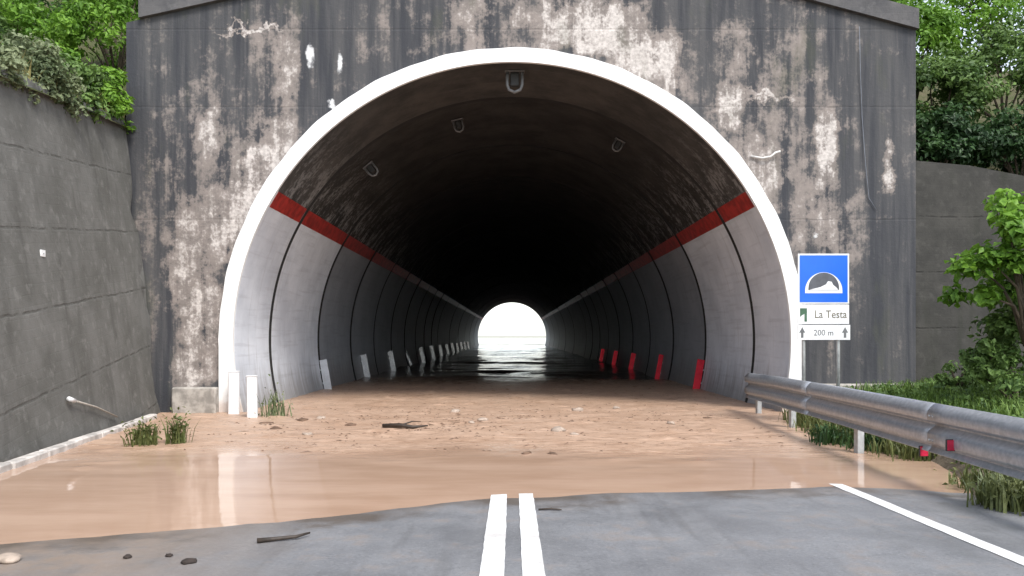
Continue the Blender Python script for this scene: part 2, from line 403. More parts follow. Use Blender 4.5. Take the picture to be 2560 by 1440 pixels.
def mat_leaf(name, dark, light, transl=0.3, sc=1.3):
    t = NT(name)
    f = t.noise(t.pos, sc, 3, 0.6); g = t.noise(t.pos, 22, 2, 0.6)
    v = t.ma('ADD', f, t.ma('MULTIPLY', t.ma('SUBTRACT', g, 0.5), 0.8))
    c = t.mix(t.mr(v, 0.3, 0.7), dark, light)
    t.out(c, 0.5, spec=0.3)
    tr = t.n.new('ShaderNodeBsdfTranslucent'); t._set(tr.inputs['Color'], c)
    mx = t.n.new('ShaderNodeMixShader'); mx.inputs[0].default_value = transl
    t.l.new(t.b.outputs[0], mx.inputs[1]); t.l.new(tr.outputs[0], mx.inputs[2])
    o = [n for n in t.n if n.type == 'OUTPUT_MATERIAL'][0]; t.l.new(mx.outputs[0], o.inputs['Surface'])
    return t.m
M['leaf_mid'] = mat_leaf('mid_green_leaf', (0.05, 0.10, 0.025), (0.17, 0.27, 0.07))
M['leaf_bright'] = mat_leaf('bright_green_leaf', (0.085, 0.19, 0.02), (0.22, 0.40, 0.05), 0.38)
M['leaf_dark'] = mat_leaf('dark_green_leaf', (0.022, 0.052, 0.02), (0.06, 0.125, 0.035))
M['leaf_sage'] = mat_leaf('greyish_green_leaf', (0.09, 0.125, 0.055), (0.27, 0.31, 0.17))
M['leaf_dry'] = mat_leaf('dry_yellow_leaf', (0.22, 0.19, 0.07), (0.42, 0.38, 0.16))
M['grass'] = mat_leaf('grass_blade', (0.055, 0.11, 0.02), (0.19, 0.29, 0.06), 0.3, 1.6)
M['weed'] = mat_leaf('olive_weed', (0.08, 0.10, 0.03), (0.17, 0.19, 0.07), 0.25, 3.0)

# ------------------------------------------------------------------ the setting: ground, road, water, slopes
PY = 16.84                 # portal plane
RC, RI, RO = 1.5, 5.85, 6.15  # arch centre height, inner radius, outer radius of the white band
LEN_END = 138.0

g = 2500
pyobj('ground', [(-g, -g, -0.6), (g, -g, -0.6), (g, g, -0.6), (-g, g, -0.6)], [(0, 1, 2, 3)], M['ground'])['kind'] = 'structure'

BX = [-9, -3.94, -2.45, -0.23, 1.6, 3.47, 4.48, 6]
BY = [5.4, 6.15, 6.72, 7.84, 8.2, 8.5, 8.15, 7.9]
def shore(x): return float(np.interp(x, BX, BY))
def road_z(x, y):
    d = y - shore(x)
    z = -0.018 * d if d < 0 else -0.03 * d
    z = max(-0.35, min(z, 0.10 + 0.004 * max(0, -d - 5)))
    return z + 0.004 * fbm(x * 0.8, y * 0.8, 1.0, 3) * smooth01(0.0, 1.0, abs(d) + 0.6)

def grid(name, xs, ys, zf, mat, keep=None):
    nx, ny = len(xs), len(ys)
    v = [(x, y, zf(x, y)) for y in ys for x in xs]
    f = []
    for j in range(ny - 1):
        for i in range(nx - 1):
            if keep is None or keep(xs[i], xs[i + 1], ys[j], ys[j + 1]):
                a = j * nx + i; f.append((a, a + 1, a + nx + 1, a + nx))
    return pyobj(name, v, f, mat, None, True)

xs = list(np.arange(-8.6, 5.81, 0.12)); ys = [-80, -40, -20, -10, -5, -2, 0, 1.5] + list(np.arange(2.5, 13.01, 0.12)) + [15, 17, 20, 30, 60, 100, 138, 170, 260]
def rz(x, y):
    return road_z(x, y) if y < 60 else -0.35
road = grid('road', xs, ys, rz, M['asphalt']); road['kind'] = 'structure'

def road_strip(name, x0, x1, y0, y1, lift=0.005):
    ysr = np.arange(y0, y1, 0.12); xr = [x0, (x0 + x1) / 2, x1]
    v, f = [], []
    for j, y in enumerate(ysr):
        for k, x in enumerate(xr):
            e = 0.006 * mnoise.noise(Vector((x * 3, y * 9, 4.4))) * (k - 1)
            v.append((x + e, y, road_z(x, y) + lift))
    for j in range(len(ysr) - 1):
        for k in range(2):
            a = j * 3 + k; f.append((a, a + 1, a + 4, a + 3))
    return pyobj(name, v, f, M['line'])
l1 = road_strip('centre_line', -0.212, -0.050, -30, 9.0); l1['kind'] = 'structure'
l2 = road_strip('centre_line', 0.068, 0.214, -30, 9.0); l2['kind'] = 'structure'
l3 = road_strip('edge_line', 3.43, 3.57, -30, 9.6); l3['kind'] = 'structure'

# flood water: real swell and churned lumps in front of the portal
wxs = list(np.arange(-8.4, 7.61, 0.1)); wys = list(np.arange(5.0, 24.01, 0.1)) + list(np.arange(24.2, 40, 0.2)) + list(np.arange(40, 110, 0.4)) + [120, 138, 150]
def wz(x, y):
    ch = smooth01(10.0, 12.5, y + 1.6 * fbm(x * 0.3, y * 0.3, 9.1, 2)) 
    if ch <= 0: return 0.0
    fz = smooth01(24, 34, y)
    n = (fbm(x * 0.9, y * 2.2, 2.0, 4) * 0.018 + fbm(x * 3.5, y * 6.0, 5.0, 3) * 0.010) * (1 - 0.9 * fz)
    n += fz * (fbm(x * 0.16, y * 0.28, 3.3, 3) * 0.10 - 0.02)
    n += max(0, fbm(x * 2.2, y * 3.4, 7.7, 3) - 0.35) * 0.06 * (1 - fz)
    return ch * n
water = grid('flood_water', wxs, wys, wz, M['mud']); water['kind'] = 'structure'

fw = pyobj('added_sky_pool', [(-45, 150, 0), (45, 150, 0), (45, 900, 0), (-45, 900, 0)], [(0, 1, 2, 3)], M['mud']); fw['kind'] = 'structure'  # pool added past the far portal to mirror bright sky
# left retaining wall line (plan): base x as a function of y
def lw_base(y): return -7.12 + 0.153 * (PY - y) - 0.16
def lw_top(y): return -8.14 + 0.153 * (PY - y)
def lw_topz(y): return 6.15 - 0.129 * (PY - y)

# left bank behind the retaining wall
bys = list(np.arange(-6, 17.5, 0.8)) + [17.6]
v, f = [], []; bn = 26
for y in bys:
    for k in range(bn):
        d = -0.15 + k * k * 0.055
        x = lw_top(y) - d
        z = lw_topz(y) - 0.12 + 0.5 * d + 0.25 * fbm(x * 0.5, y * 0.5, 3) * min(1, d)
        v.append((x, y, z))
for j in range(len(bys) - 1):
    for k in range(bn - 1):
        a = j * bn + k; f.append((a, a + bn, a + bn + 1, a + 1))
pyobj('left_bank', v, f, M['soil'], None, True)['kind'] = 'structure'

# hill the tunnel runs through
def hill_z(x, y):
    d = min(y - 17.2, 136.5 - y)
    side = smooth01(6.5, 9.0, abs(x))
    base = (1 - side) * 8.4 + side * (5.9 if x < 0 else 4.5 - 0.13 * max(0, x - 9))
    return base + 0.55 * max(0, d) - 0.004 * max(0, d) ** 2 + 0.25 * max(0, abs(x) - 9) * (1 if x < 0 else 0.5) + 0.5 * fbm(x * 0.2, y * 0.2, 6) * min(1, d * 0.3)
hx = list(np.arange(-60, -12, 3)) + list(np.arange(-12, 12.1, 0.6)) + list(np.arange(15, 61, 3))
hy = list(np.arange(17.25, 30, 0.7)) + list(np.arange(32, 137, 4)) + [136.5]
grid('hillside', hx, hy, hill_z, M['soil'])['kind'] = 'structure'

# right verge
def verge_edge(y):
    return float(np.interp(y, [-30, 5, 6.6, 7.3, 7.9, 8.8, 10.2, 12, 14, 17.5], [4.75, 4.72, 4.62, 4.40, 4.42, 4.85, 5.25, 5.05, 5.2, 5.8]))
def verge_z(x, y):
    d = x - verge_edge(y)
    h = 0.22 * smooth01(-0.05, 0.35, d) + 0.28 * smooth01(0.4, 2.0, d) + 0.06 * max(0, d - 2)
    h += 0.05 * fbm(x * 1.5, y * 1.5, 8, 4) * smooth01(0, 0.4, d)
    return -0.12 + h + 0.06 * smooth01(6, 14, y)
vys = list(np.arange(-30, 4, 2)) + list(np.arange(4, 17.31, 0.14))
v, f = [], []; vn = 34
for y in vys:
    for k in range(vn):
        d = -0.08 + 0.07 * k if k < 14 else 0.83 + (k - 13) ** 2 * 0.045
        x = verge_edge(y) + d + 0.03 * fbm(0.3 * k, y * 3, 1, 3)
        if y > 16.7 and x < 6.0: x = 6.0 + 0.002 * k
        v.append((x, y, verge_z(x, y)))
for j in range(len(vys) - 1):
    for k in range(vn - 1):
        a = j * vn + k; f.append((a, a + 1, a + vn + 1, a + vn))
pyobj('right_verge', v, f, M['earth'], None, True)['kind'] = 'structure'

# ------------------------------------------------------------------ tunnel
T = tag(empty('road_tunnel', (0, PY, 0)), 'road tunnel with a stained concrete head wall and white painted arch edge', 'tunnel')
def in_t(o): o.parent = T; o.location = (o.location[0], o.location[1] - PY, o.location[2]); return o

def gable(x): return (8.67 + 0.22 * (x + 5.98)) if x < 0.35 else (8.67 + 0.268 * (6.15 - x))
HX0, HX1 = -8.12, 8.5
RH = 6.0
xs_ = sorted(set(list(np.round(np.arange(HX0, HX1, 0.15), 3)) + [HX1, -RH, RH, 0.35] + list(np.round(np.linspace(-RH, RH, 97), 4))))
bm = bmesh.new()
def colz(x):
    return RC + math.sqrt(max(0, RH * RH - x * x))
fr, bk = {}, {}
TH = 0.9
def quadc(x0, x1, b0, b1):
    for (y, flip) in ((PY, 0), (PY + TH, 1)):
        pts = [(x0, y, b0), (x1, y, b1), (x1, y, gable(x1)), (x0, y, gable(x0))]
        vv = [bm.verts.new(p) for p in pts]
        bm.faces.new(vv if not flip else vv[::-1])
for a, b in zip(xs_[:-1], xs_[1:]):
    mid = (a + b) / 2
    if abs(mid) < RH: quadc(a, b, colz(a), colz(b))
    else: quadc(a, b, -0.6, -0.6)
def capq(p): bm.faces.new([bm.verts.new(q) for q in p])
capq([(HX0, PY, -0.6), (HX0, PY, gable(HX0)), (HX0, PY + TH, gable(HX0)), (HX0, PY + TH, -0.6)])
capq([(HX1, PY, -0.6), (HX1, PY + TH, -0.6), (HX1, PY + TH, gable(HX1)), (HX1, PY, gable(HX1))])
for a, b in ((HX0, 0.35), (0.35, HX1)):
    capq([(a, PY, gable(a)), (b, PY, gable(b)), (b, PY + TH, gable(b)), (a, PY + TH, gable(a))])
bmesh.ops.remove_doubles(bm, verts=bm.verts, dist=0.0004)
hw = in_t(obj('head_wall', bm, M['head']))

# coping, two sloping lengths
for (a, b) in ((HX0 + 0.3, 0.345), (0.355, HX1 + 0.02)):
    o = [(a, gable(a) + 0.003), (b, gable(b) + 0.003), (b, gable(b) + 0.42), (a, gable(a) + 0.42)]
    cp = in_t(prism('coping', o, PY - 0.10, PY + TH + 0.1, M['coping']))

# white arch band
angs = [R(a) for a in np.linspace(-104.8, 104.8, 140)]
def arcpt(r, a): return (r * math.sin(a), RC + r * math.cos(a))
bm = bmesh.new(); ri = []
for a in angs:
    wv = 0.008 * math.sin(a * 23) + 0.006 * math.sin(a * 51 + 1)
    xi, zi = arcpt(RI, a); xo, zo = arcpt(RO + wv, a)
    if zo < RC: xo = math.copysign(RO, xo)
    ri.append([bm.verts.new(p) for p in ((xi, PY - 0.07, zi), (xo, PY - 0.07, zo), (xo, PY + 0.05, zo), (xi, PY + 0.012, zi))])
for p, q in zip(ri[:-1], ri[1:]):
    for k in range(4): bm.faces.new((p[k], p[(k + 1) % 4], q[(k + 1) % 4], q[k]))
bm.faces.new(ri[0]); bm.faces.new(ri[-1][::-1])
in_t(obj('arch_band', bm, M['ring']))

# outer shell seen dark in the open joints
bm = bmesh.new(); pr = None
for a in [R(t) for t in np.linspace(-110, 110, 90)]:
    x, z = arcpt(RI + 0.3, a); w_ = [bm.verts.new((x, PY + 0.2, z)), bm.verts.new((x, LEN_END, z))]
    x2, z2 = arcpt(RI + 0.5, a); w_ += [bm.verts.new((x2, LEN_END, z2)), bm.verts.new((x2, PY + 0.2, z2))]
    if pr:
        for k in range(4): bm.faces.new((pr[k], pr[(k + 1) % 4], w_[(k + 1) % 4], w_[k]))
    pr = w_
in_t(obj('vault_shell', bm, M['joint']))

# lining rings, one object each, separated by open joints
def arc_solid(name, a0, a1, n, r0, r1, y0, y1, mats, matf, parent, bev=0.0):
    bm = bmesh.new(); prev = None; aa = list(np.linspace(a0, a1, n)) if n else a0
    for a in aa:
        ps = []
        for (r, y) in ((r0 + bev, y0), (r0, y0 + bev), (r0, y1 - bev), (r0 + bev, y1), (r1, y1), (r1, y0)):
            x, z = arcpt(r, a); ps.append(bm.verts.new((x, y, z)))
        if prev:
            for k in range(6):
                fc = bm.faces.new((prev[0][k], prev[0][(k + 1) % 6], ps[(k + 1) % 6], ps[k]))
                fc.material_index = matf((prev[1] + a) / 2)
        prev = (ps, a)
    o = obj(name, bm, mats, None, False)
    return o
A_U, A_L = R(57.4), R(61.1)
AB = R(108)
alist = sorted(list(np.linspace(-AB, -A_L, 22)) + list(np.linspace(-A_U, A_U, 61)) + list(np.linspace(A_L, AB, 22)))
seg_edges = [(PY + 0.014, 19.25)]
y = 19.43; 
while y < LEN_END - 0.5:
    step = 4.85 if y < 60 else 12.0
    seg_edges.append((y, min(y + step - 0.13, LEN_END))); y += step
for i, (a, b) in enumerate(seg_edges):
    o = arc_solid('lining_ring', alist, None, 0, RI + (0.0 if i == 0 else 0.008 * ((i % 3) - 1) + 0.02), RI + 0.34 + (0.003 * (i % 2)), a, b, [M['vault' if i == 0 else 'vault_inner'], M['paint' if i == 0 else ('paint_lit' if i == 1 else 'paint_shaded')]],
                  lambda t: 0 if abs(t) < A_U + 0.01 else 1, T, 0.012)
    in_t(o)
    rr = RI + (0.0 if i == 0 else 0.008 * ((i % 3) - 1) + 0.02)
    for s in (-1, 1):
        st = arc_solid('red_stripe', s * A_U, s * A_L, 5, rr - 0.006, rr + 0.02, a + 0.03, b - 0.03, [M['stripe']], lambda t: 0, None)
        st.parent = o
for (a, b) in [(seg_edges[i][1], seg_edges[i + 1][0]) for i in range(len(seg_edges) - 1)]:
    m_ = (a + b) / 2; w_ = (b - a) / 2
    o = arc_solid('joint_seal', list(np.linspace(-AB, AB, 90)), None, 0, RI + 0.004, RI + 0.2, a - 0.015, b + 0.015, [M['joint']], lambda t: 0, T)
    in_t(o)
# footing of the head wall beside the arch
in_t(box('footing', (-6.62, PY - 0.11, 0.0), (0.92, 0.24, 1.06), M['footing'], None, 0.03))
in_t(box('footing', (7.4, PY - 0.11, 0.1), (2.1, 0.24, 1.0), M['footing'], None, 0.03))

# lamp hooks / pipe outlets under the vault
def bracket(name_, a, y, s, label):
    x, z = arcpt(RI - 0.005, a)
    e = empty(name_, (x, y, z)); e.rotation_euler = (0, a, 0)
    tag(e, label, 'bracket', 'brackets under the tunnel vault')
    box('mounting_plate', (0, 0, -0.012), (0.32 * s, 0.16, 0.02), M['dullsteel'], e, 0.004)
    pts = [(-0.12 * s, 0, -0.02), (-0.12 * s, 0, -0.22 * s), (-0.09 * s, 0, -0.30 * s), (0, 0, -0.34 * s), (0.09 * s, 0, -0.30 * s), (0.12 * s, 0, -0.22 * s), (0.12 * s, 0, -0.02)]
    tube('hook', pts, 0.026 * s, M['dullsteel'], e)
    box('housing', (0, 0.05, -0.13 * s), (0.15 * s, 0.12, 0.22 * s), M['blackp'], e, 0.02)
    return e
bracket('lamp_bracket', R(0.6), 17.35, 1.35, 'large hooked lamp bracket at the crown of the tunnel mouth')
bracket('lamp_bracket', R(-14), 20.6, 0.95, 'small hooked bracket under the dark vault left of the crown')
bracket('lamp_bracket', R(-39.5), 20.6, 1.0, 'pale hook on the dark vault above the left red stripe')
bracket('lamp_bracket', R(28.5), 20.6, 0.9, 'small hook on the dark vault right of the crown')

# ------------------------------------------------------------------ walls
ly = [PY - 0.06] + list(np.arange(16.4, 1.9, -0.4))
v, f = [], []
for y in ly:
    rag = 0.10 * fbm(0.5, y * 0.1, 4) if False else 0
    v += [(lw_base(y), y, -0.4), (lw_top(y), y, lw_topz(y)), (lw_top(y) - 0.5, y, lw_topz(y) + 0.02), (lw_base(y) - 0.9, y, -0.4)]
for j in range(len(ly) - 1):
    for k in range(3):
        a = j * 4 + k; f.append((a, a + 1, a + 5, a + 4))
f.append((0, 3, 2, 1)); n = (len(ly) - 1) * 4; f.append((n, n + 1, n + 2, n + 3))
# ragged end towards the portal: split into short heights
bm = bmesh.new()
nz = 30; rows = []
for j, y in enumerate(ly):
    row = []
    for k in range(nz + 1):
        t = k / nz
        x = lw_base(y) + (lw_top(y) - lw_base(y)) * t; z = -0.4 + (lw_topz(y) + 0.4) * t
        yy = y
        if j == 0:
            yy = y - 0.03 - 0.55 * max(0, fbm(1.7, z * 0.9, 2, 4) + 0.25) * smooth01(5.2, 3.8, z) if z < 5.2 else y
        row.append(bm.verts.new((x, yy, z)))
    row.append(bm.verts.new((lw_top(y) - 0.45, y, lw_topz(y) + 0.02 * math.sin(y * 3))))
    row.append(bm.verts.new((lw_base(y) - 1.6, y, -0.4)))
    rows.append(row)
for p, q in zip(rows[:-1], rows[1:]):
    m = len(p)
    for k in range(m): bm.faces.new((p[k], p[(k + 1) % m], q[(k + 1) % m], q[k]))
bm.faces.new(rows[0]); bm.faces.new(rows[-1][::-1])
lw = obj('retaining_wall', bm, M['leftwall'])
tag(lw, 'tall leaning grey concrete retaining wall with plants along its top', 'wall')

# wing wall on the right of the portal
bm = bmesh.new()
pts = [(HX1 + 0.004, PY + 0.10, 5.32), (9.7, PY + 0.14, 5.22), (11.5, PY + 0.2, 4.9), (15, PY + 0.3, 4.2)]
rows = []
for x, y, z in pts:
    rows.append([bm.verts.new(p) for p in ((x, y - 0.05, -0.3), (x, y, z), (x, y + 0.55, z), (x, y + 0.55, -0.3))])
for p, q in zip(rows[:-1], rows[1:]):
    for k in range(4): bm.faces.new((p[k], p[(k + 1) % 4], q[(k + 1) % 4], q[k]))
bm.faces.new(rows[0]); bm.faces.new(rows[-1][::-1])
ww = obj('wing_wall', bm, M['wingwall'])
tag(ww, 'low dark mossy concrete wing wall under the overhanging bushes', 'wall')

# kerb along the retaining wall, laid as separate stones
KR = tag(empty('kerb', (lw_base(12), 12, 0)), 'pale concrete kerb along the foot of the leaning retaining wall', 'kerb')
y = 15.6; kk = 0
while y > 3.5:
    L = 1.0
    yc = y - L / 2
    ang = math.atan2(0.153, 1.0)
    w = 0.15; top = 0.09 + random.uniform(-0.012, 0.012)
    k = box('kerb_stone', (0, 0, 0), (w, L - 0.012, 0.3), M['kerb'], KR, 0.02)
    k.location = (lw_base(yc) + 0.11 + random.uniform(-0.012, 0.012) - KR.location.x, yc - KR.location.y, top - 0.15)
    k.rotation_euler.z = ang + random.uniform(-0.012, 0.012)
    y -= L; kk += 1

# small bits on the walls
pl = tag(empty('wall_reflector', (lw_base(11.2) + 0.0, 11.2, 0)), 'small white marker fixed to the leaning retaining wall', 'marker')
def lw_face(y, z):
    t = (z + 0.4) / (lw_topz(y) + 0.4); return lw_base(y) + (lw_top(y) - lw_base(y)) * t
yq, zq = 11.9, 2.83
pl.location = (lw_face(yq, zq) + 0.012, yq, zq)
box('plate', (0, 0, 0), (0.02, 0.12, 0.10), M['whitepl'], pl, 0.004)
tube('screw', [(0.005, 0, 0), (0.022, 0, 0)], 0.012, M['postgalv'], pl, 8)

yq = 12.2; zq = 0.62
dp = tag(empty('drain_pipe', (lw_face(yq, zq), yq, zq)), 'thin pale pipe with a white end lying against the retaining wall', 'pipe')
e0 = Vector((lw_face(12.1, 0.63) + 0.06, 12.1, 0.63)); e1 = Vector((lw_face(13.9, 0.20) + 0.05, 13.9, 0.20))
o0 = Vector(dp.location)
tube('pipe', [e0 - o0, (e0 + e1) / 2 - o0 + Vector((0, 0, 0.03)), e1 - o0], 0.016, M['palewood'], dp)
tube('end_cap', [e0 - o0 - (e1 - e0).normalized() * 0.14, e0 - o0 + (e1 - e0).normalized() * 0.06], 0.035, M['whitepl'], dp)

cb = tube('hanging_cable', [(7.3, PY - 0.03, 8.1), (7.31, PY - 0.05, 7.2), (7.36, PY - 0.02, 6.2), (7.42, PY - 0.05, 5.2), (7.5, PY - 0.03, 4.5), (7.66, PY - 0.03, 4.25)], 0.006, M['cable'])
tag(cb, 'thin grey blue cable hanging down the head wall below the right coping', 'cable')
cb2 = tube('cable_end', [(5.02, PY - 0.03, 5.38), (5.25, PY - 0.06, 5.33), (5.42, PY - 0.08, 5.36), (5.52, PY - 0.09, 5.44), (5.62, PY - 0.08, 5.47)], 0.022, M['palecable'])
tag(cb2, 'short white cable end sticking out beside the right arch edge', 'cable')

# ------------------------------------------------------------------ markers along the bore
def wall_marker(y, s, mat, name, label, grp, tilt=0.0, w=0.23, h=1.0):
    z0 = -0.12
    zc = 0.38
    rr = math.sqrt(RI ** 2 - (zc - RC) ** 2)
    ang = math.asin((RC - zc) / RI)
    e = empty(name, (s * (rr - 0.02), y, zc))
    e.rotation_euler = (-0.5 * math.atan(1.9 / (y - 15.5)), s * ang + tilt, 0)
    tag(e, label, 'marker', grp)
    box('plate', (-s * w / 2, 0, 0), (w, 0.012, h), mat, e, 0.003)
    box('bracket', (-s * 0.02, 0.03, 0.2), (0.10, 0.05, 0.05), M['postgalv'], e, 0.004)
    box('bracket', (-s * 0.02, 0.03, -0.2), (0.10, 0.05, 0.05), M['postgalv'], e, 0.004)
    return e
YM = [24.1, 30.65, 37.4, 43.7, 50.0, 56.5, 63.0, 69.5, 76.0, 82.5, 89.0, 95.5, 102.0]
ORD = ['first', 'second', 'third', 'fourth', 'fifth', 'sixth', 'seventh', 'eighth', 'ninth', 'tenth', 'eleventh', 'twelfth', 'thirteenth']
for i, y in enumerate(YM):
    bent = i == 3
    lab = ('bent narrow white marker plate, ' if bent else 'white marker plate, ') + ORD[i] + ' from the tunnel mouth along the left wall'
    wall_marker(y, -1, M['retro_white'], 'marker_plate', lab, 'white markers along the left tunnel wall', R(-13) if bent else 0.0, 0.12 if bent else 0.23, 0.85 if bent else 1.0)
for i, y in enumerate(YM[:5]):
    wall_marker(y, 1, M['retro_red'], 'marker_plate', 'red marker plate, ' + ORD[i] + ' from the tunnel mouth along the right wall', 'red markers along the right tunnel wall', 0, 0.22 if i != 1 else 0.18, 1.0 if i < 2 else 0.8)

def post(x, y, h, w, label, lean=0):
    e = tag(empty('delineator_post', (x, y, 0)), label, 'post', 'white posts at the tunnel mouth')
    e.rotation_euler.y = lean
    box('body', (0, 0, h / 2 - 0.2), (w, 0.10, h + 0.4), M['whitepl'], e, 0.02)
    box('cap', (0, 0, h + 0.012), (w + 0.012, 0.112, 0.02), M['whitepl'], e, 0.008)
    return e
post(-5.10, 15.72, 0.80, 0.20, 'white post standing in the mud just in front of the left arch foot', R(-1))
post(-5.72, 16.45, 0.86, 0.22, 'white post set against the left foot of the arch')

# ------------------------------------------------------------------ guard rail
def rail_x(y): return float(np.interp(y, [1.0, 4.0, 7.1, 10.85, 13.9, 17.0], [4.20, 4.35, 4.50, 4.66, 4.80, 5.04]))
def rail_dz(y): return float(np.interp(y, [1, 11, 14.5, 17.0], [0.0, 0.0, -0.01, -0.06]))
prof = [(0, .868), (.004, .875), (.012, .873), (.03, .862), (.06, .832), (.085, .80), (.094, .775), (.094, .72), (.088, .70), (.06, .685), (.015, .672), (.006, .655), (.006, .64), (.02, .625),
        (.055, .60), (.085, .575), (.094, .555), (.094, .48), (.088, .455), (.06, .44), (.042, .43), (.042, .415), (.06, .39), (.08, .364), (.08, .356)]
G = tag(empty('guard_rail', (4.66, 10.85, 0)), 'galvanised steel guard rail on posts beside the flooded lane', 'guard rail')
gl = Vector(G.location)
cuts = [1.0, 4.4, 8.6, 12.8, 17.0]
for i in range(4):
    y0, y1 = cuts[i] - (0.15 if i else 0), cuts[i + 1]
    yy = np.linspace(y0, y1, 15); v, f = [], []
    for y in yy:
        for (u, z) in prof:
            v.append((rail_x(y) - u - 0.004 * (i % 2) - gl.x, y - gl.y, z + rail_dz(y)))
    m = len(prof)
    for j in range(14):
        for k in range(m - 1):
            a = j * m + k; f.append((a, a + m, a + m + 1, a + 1))
    o = pyobj('beam', v, f, M['galv'], G, True)
    md = o.modifiers.new('sheet', 'SOLIDIFY'); md.thickness = 0.006; md.offset = 0
    for dy in (0.04, 0.11):                         # splice bolts
        for z in (0.745, 0.615, 0.49):
            if i: 
                bx_ = rail_x(cuts[i]) - (0.096 if z != 0.615 else 0.012)
                tube('bolt', [(bx_ - gl.x + 0.01, cuts[i] - dy - gl.y, z), (bx_ - gl.x - 0.012, cuts[i] - dy - gl.y, z)], 0.014, M['postgalv'], o, 6)
for y in (2.2, 4.6, 7.0, 10.95, 13.95, 16.5):
    x = rail_x(y) + 0.085
    p = box('post', (x - gl.x, y - gl.y, 0.12), (0.09, 0.13, 1.36), M['postgalv'], G, 0.006)
    sp = box('spacer', (rail_x(y) + 0.018 - gl.x, y - gl.y, 0.61), (0.034, 0.10, 0.30), M['postgalv'], G, 0.004)
tube('bolt', [(rail_x(10.95) - gl.x, 10.95 - gl.y, 0.615), (rail_x(10.95) - 0.03 - gl.x, 10.95 - gl.y, 0.615)], 0.018, M['postgalv'], G, 8)
def rail_reflector(y, z, off, label):
    e = tag(empty('rail_reflector', (rail_x(y) - off, y, z)), label, 'reflector')
    box('housing', (0, 0.012, 0), (0.10, 0.024, 0.12), M['blackp'], e, 0.006)
    box('lens', (0, -0.006, 0), (0.085, 0.012, 0.105), M['redlens'], e, 0.004)
rail_reflector(8.05, 0.50, 0.12, 'red reflector fixed in the lower hollow of the guard rail')
rail_reflector(8.78, 0.335, 0.05, 'smaller red reflector hanging below the guard rail edge')

# ------------------------------------------------------------------ tunnel sign
SX, SY, SW = 5.605, 14.4, 0.92
Sg = tag(empty('tunnel_sign', (SX, SY, 0)), 'blue tunnel sign with two white name plates on thin posts', 'sign')
def spost(x): tube('post', [(x, 0.05, 0.1), (x, 0.05, 3.0)], 0.032, M['postgalv'], Sg, 10)
spost(-0.34); spost(0.285)
Y0 = 0.0
bp = box('blue_panel', (0, Y0, 2.63), (SW, 0.02, 0.90), M['sign_white'], Sg, 0.004)
def flat(name, outline, y, mat, parent, th=0.003):
    return prism(name, outline, y - th, y, mat, parent)
e = 0.028; w2 = SW / 2
flat('blue_field', [(-w2 + e, 2.18 + e), (w2 - e, 2.18 + e), (w2 - e, 3.08 - e), (-w2 + e, 3.08 - e)], -0.011, M['sign_blue'], bp)
def arch_outline(r, zb, sx=1.0, n=24, x0=0.0):
    return [(x0 - r * sx, zb)] + [(x0 - r * sx * math.cos(math.pi * k / n), zb + 0.04 + r * math.sin(math.pi * k / n)) for k in range(n + 1)] + [(x0 + r * sx, zb)]
flat('arch_symbol', arch_outline(0.335, 2.37), -0.0145, M['sign_white'], bp)
flat('arch_opening', arch_outline(0.275, 2.425, 1.0), -0.018, M['sign_grey'], bp)
flat('road_symbol', [(-0.262, 2.43), (0.262, 2.43), (0.22, 2.475), (0.165, 2.52), (0.14, 2.575), (0.075, 2.585), (0.04, 2.53), (-0.06, 2.48)], -0.0215, M['sign_white'], bp)
np1 = box('name_plate', (0.0, Y0, 1.99), (SW, 0.02, 0.352), M['sign_white'], Sg, 0.004)
np2 = box('length_plate', (0.01, Y0, 1.665), (SW + 0.02, 0.02, 0.272), M['sign_white'], Sg, 0.004)
def text(name, body, size, x, z, y, mat, parent, sx=1.0):
    c = bpy.data.curves.new(name, 'FONT'); c.body = body; c.size = size; c.extrude = 0.0015; c.align_x = 'CENTER'; c.align_y = 'CENTER'
    c.resolution_u = 3
    tmp = bpy.data.objects.new('tmp', c); COL.objects.link(tmp)
    dg = bpy.context.evaluated_depsgraph_get(); me = bpy.data.meshes.new_from_object(tmp.evaluated_get(dg))
    bpy.data.objects.remove(tmp, do_unlink=True)
    me.name = name; me.materials.clear()
    me.transform(Matrix.Translation((x, y, z)) @ Matrix.Rotation(R(90), 4, 'X') @ Matrix.Diagonal((sx, 1, 1, 1)))
    return link_mesh(name, me, mat, parent)
text('lettering', 'La Testa', 0.20, 0.125, 1.985, -0.0125, M['sign_text'], np1, 0.86)
flat('symbol', [(-0.425, 1.94), (-0.425, 2.10), (-0.30, 2.10), (-0.30, 1.86), (-0.345, 1.86), (-0.345, 2.0), (-0.395, 1.97)], -0.011, M['sign_green'], np1)
flat('plate_seam', [(-0.45, 1.806), (0.45, 1.806), (0.45, 1.814), (-0.45, 1.814)], -0.011, M['sign_grey'], np1)
text('lettering', '200 m', 0.15, 0.0, 1.655, -0.0125, M['sign_text2'], np2, 0.95)
for x in (-0.385, 0.385):
    flat('arrow', [(x - 0.022, 1.57), (x + 0.022, 1.57), (x + 0.022, 1.66), (x + 0.055, 1.66), (x, 1.76), (x - 0.055, 1.66), (x - 0.022, 1.66)], -0.011, M['sign_text2'], np2)

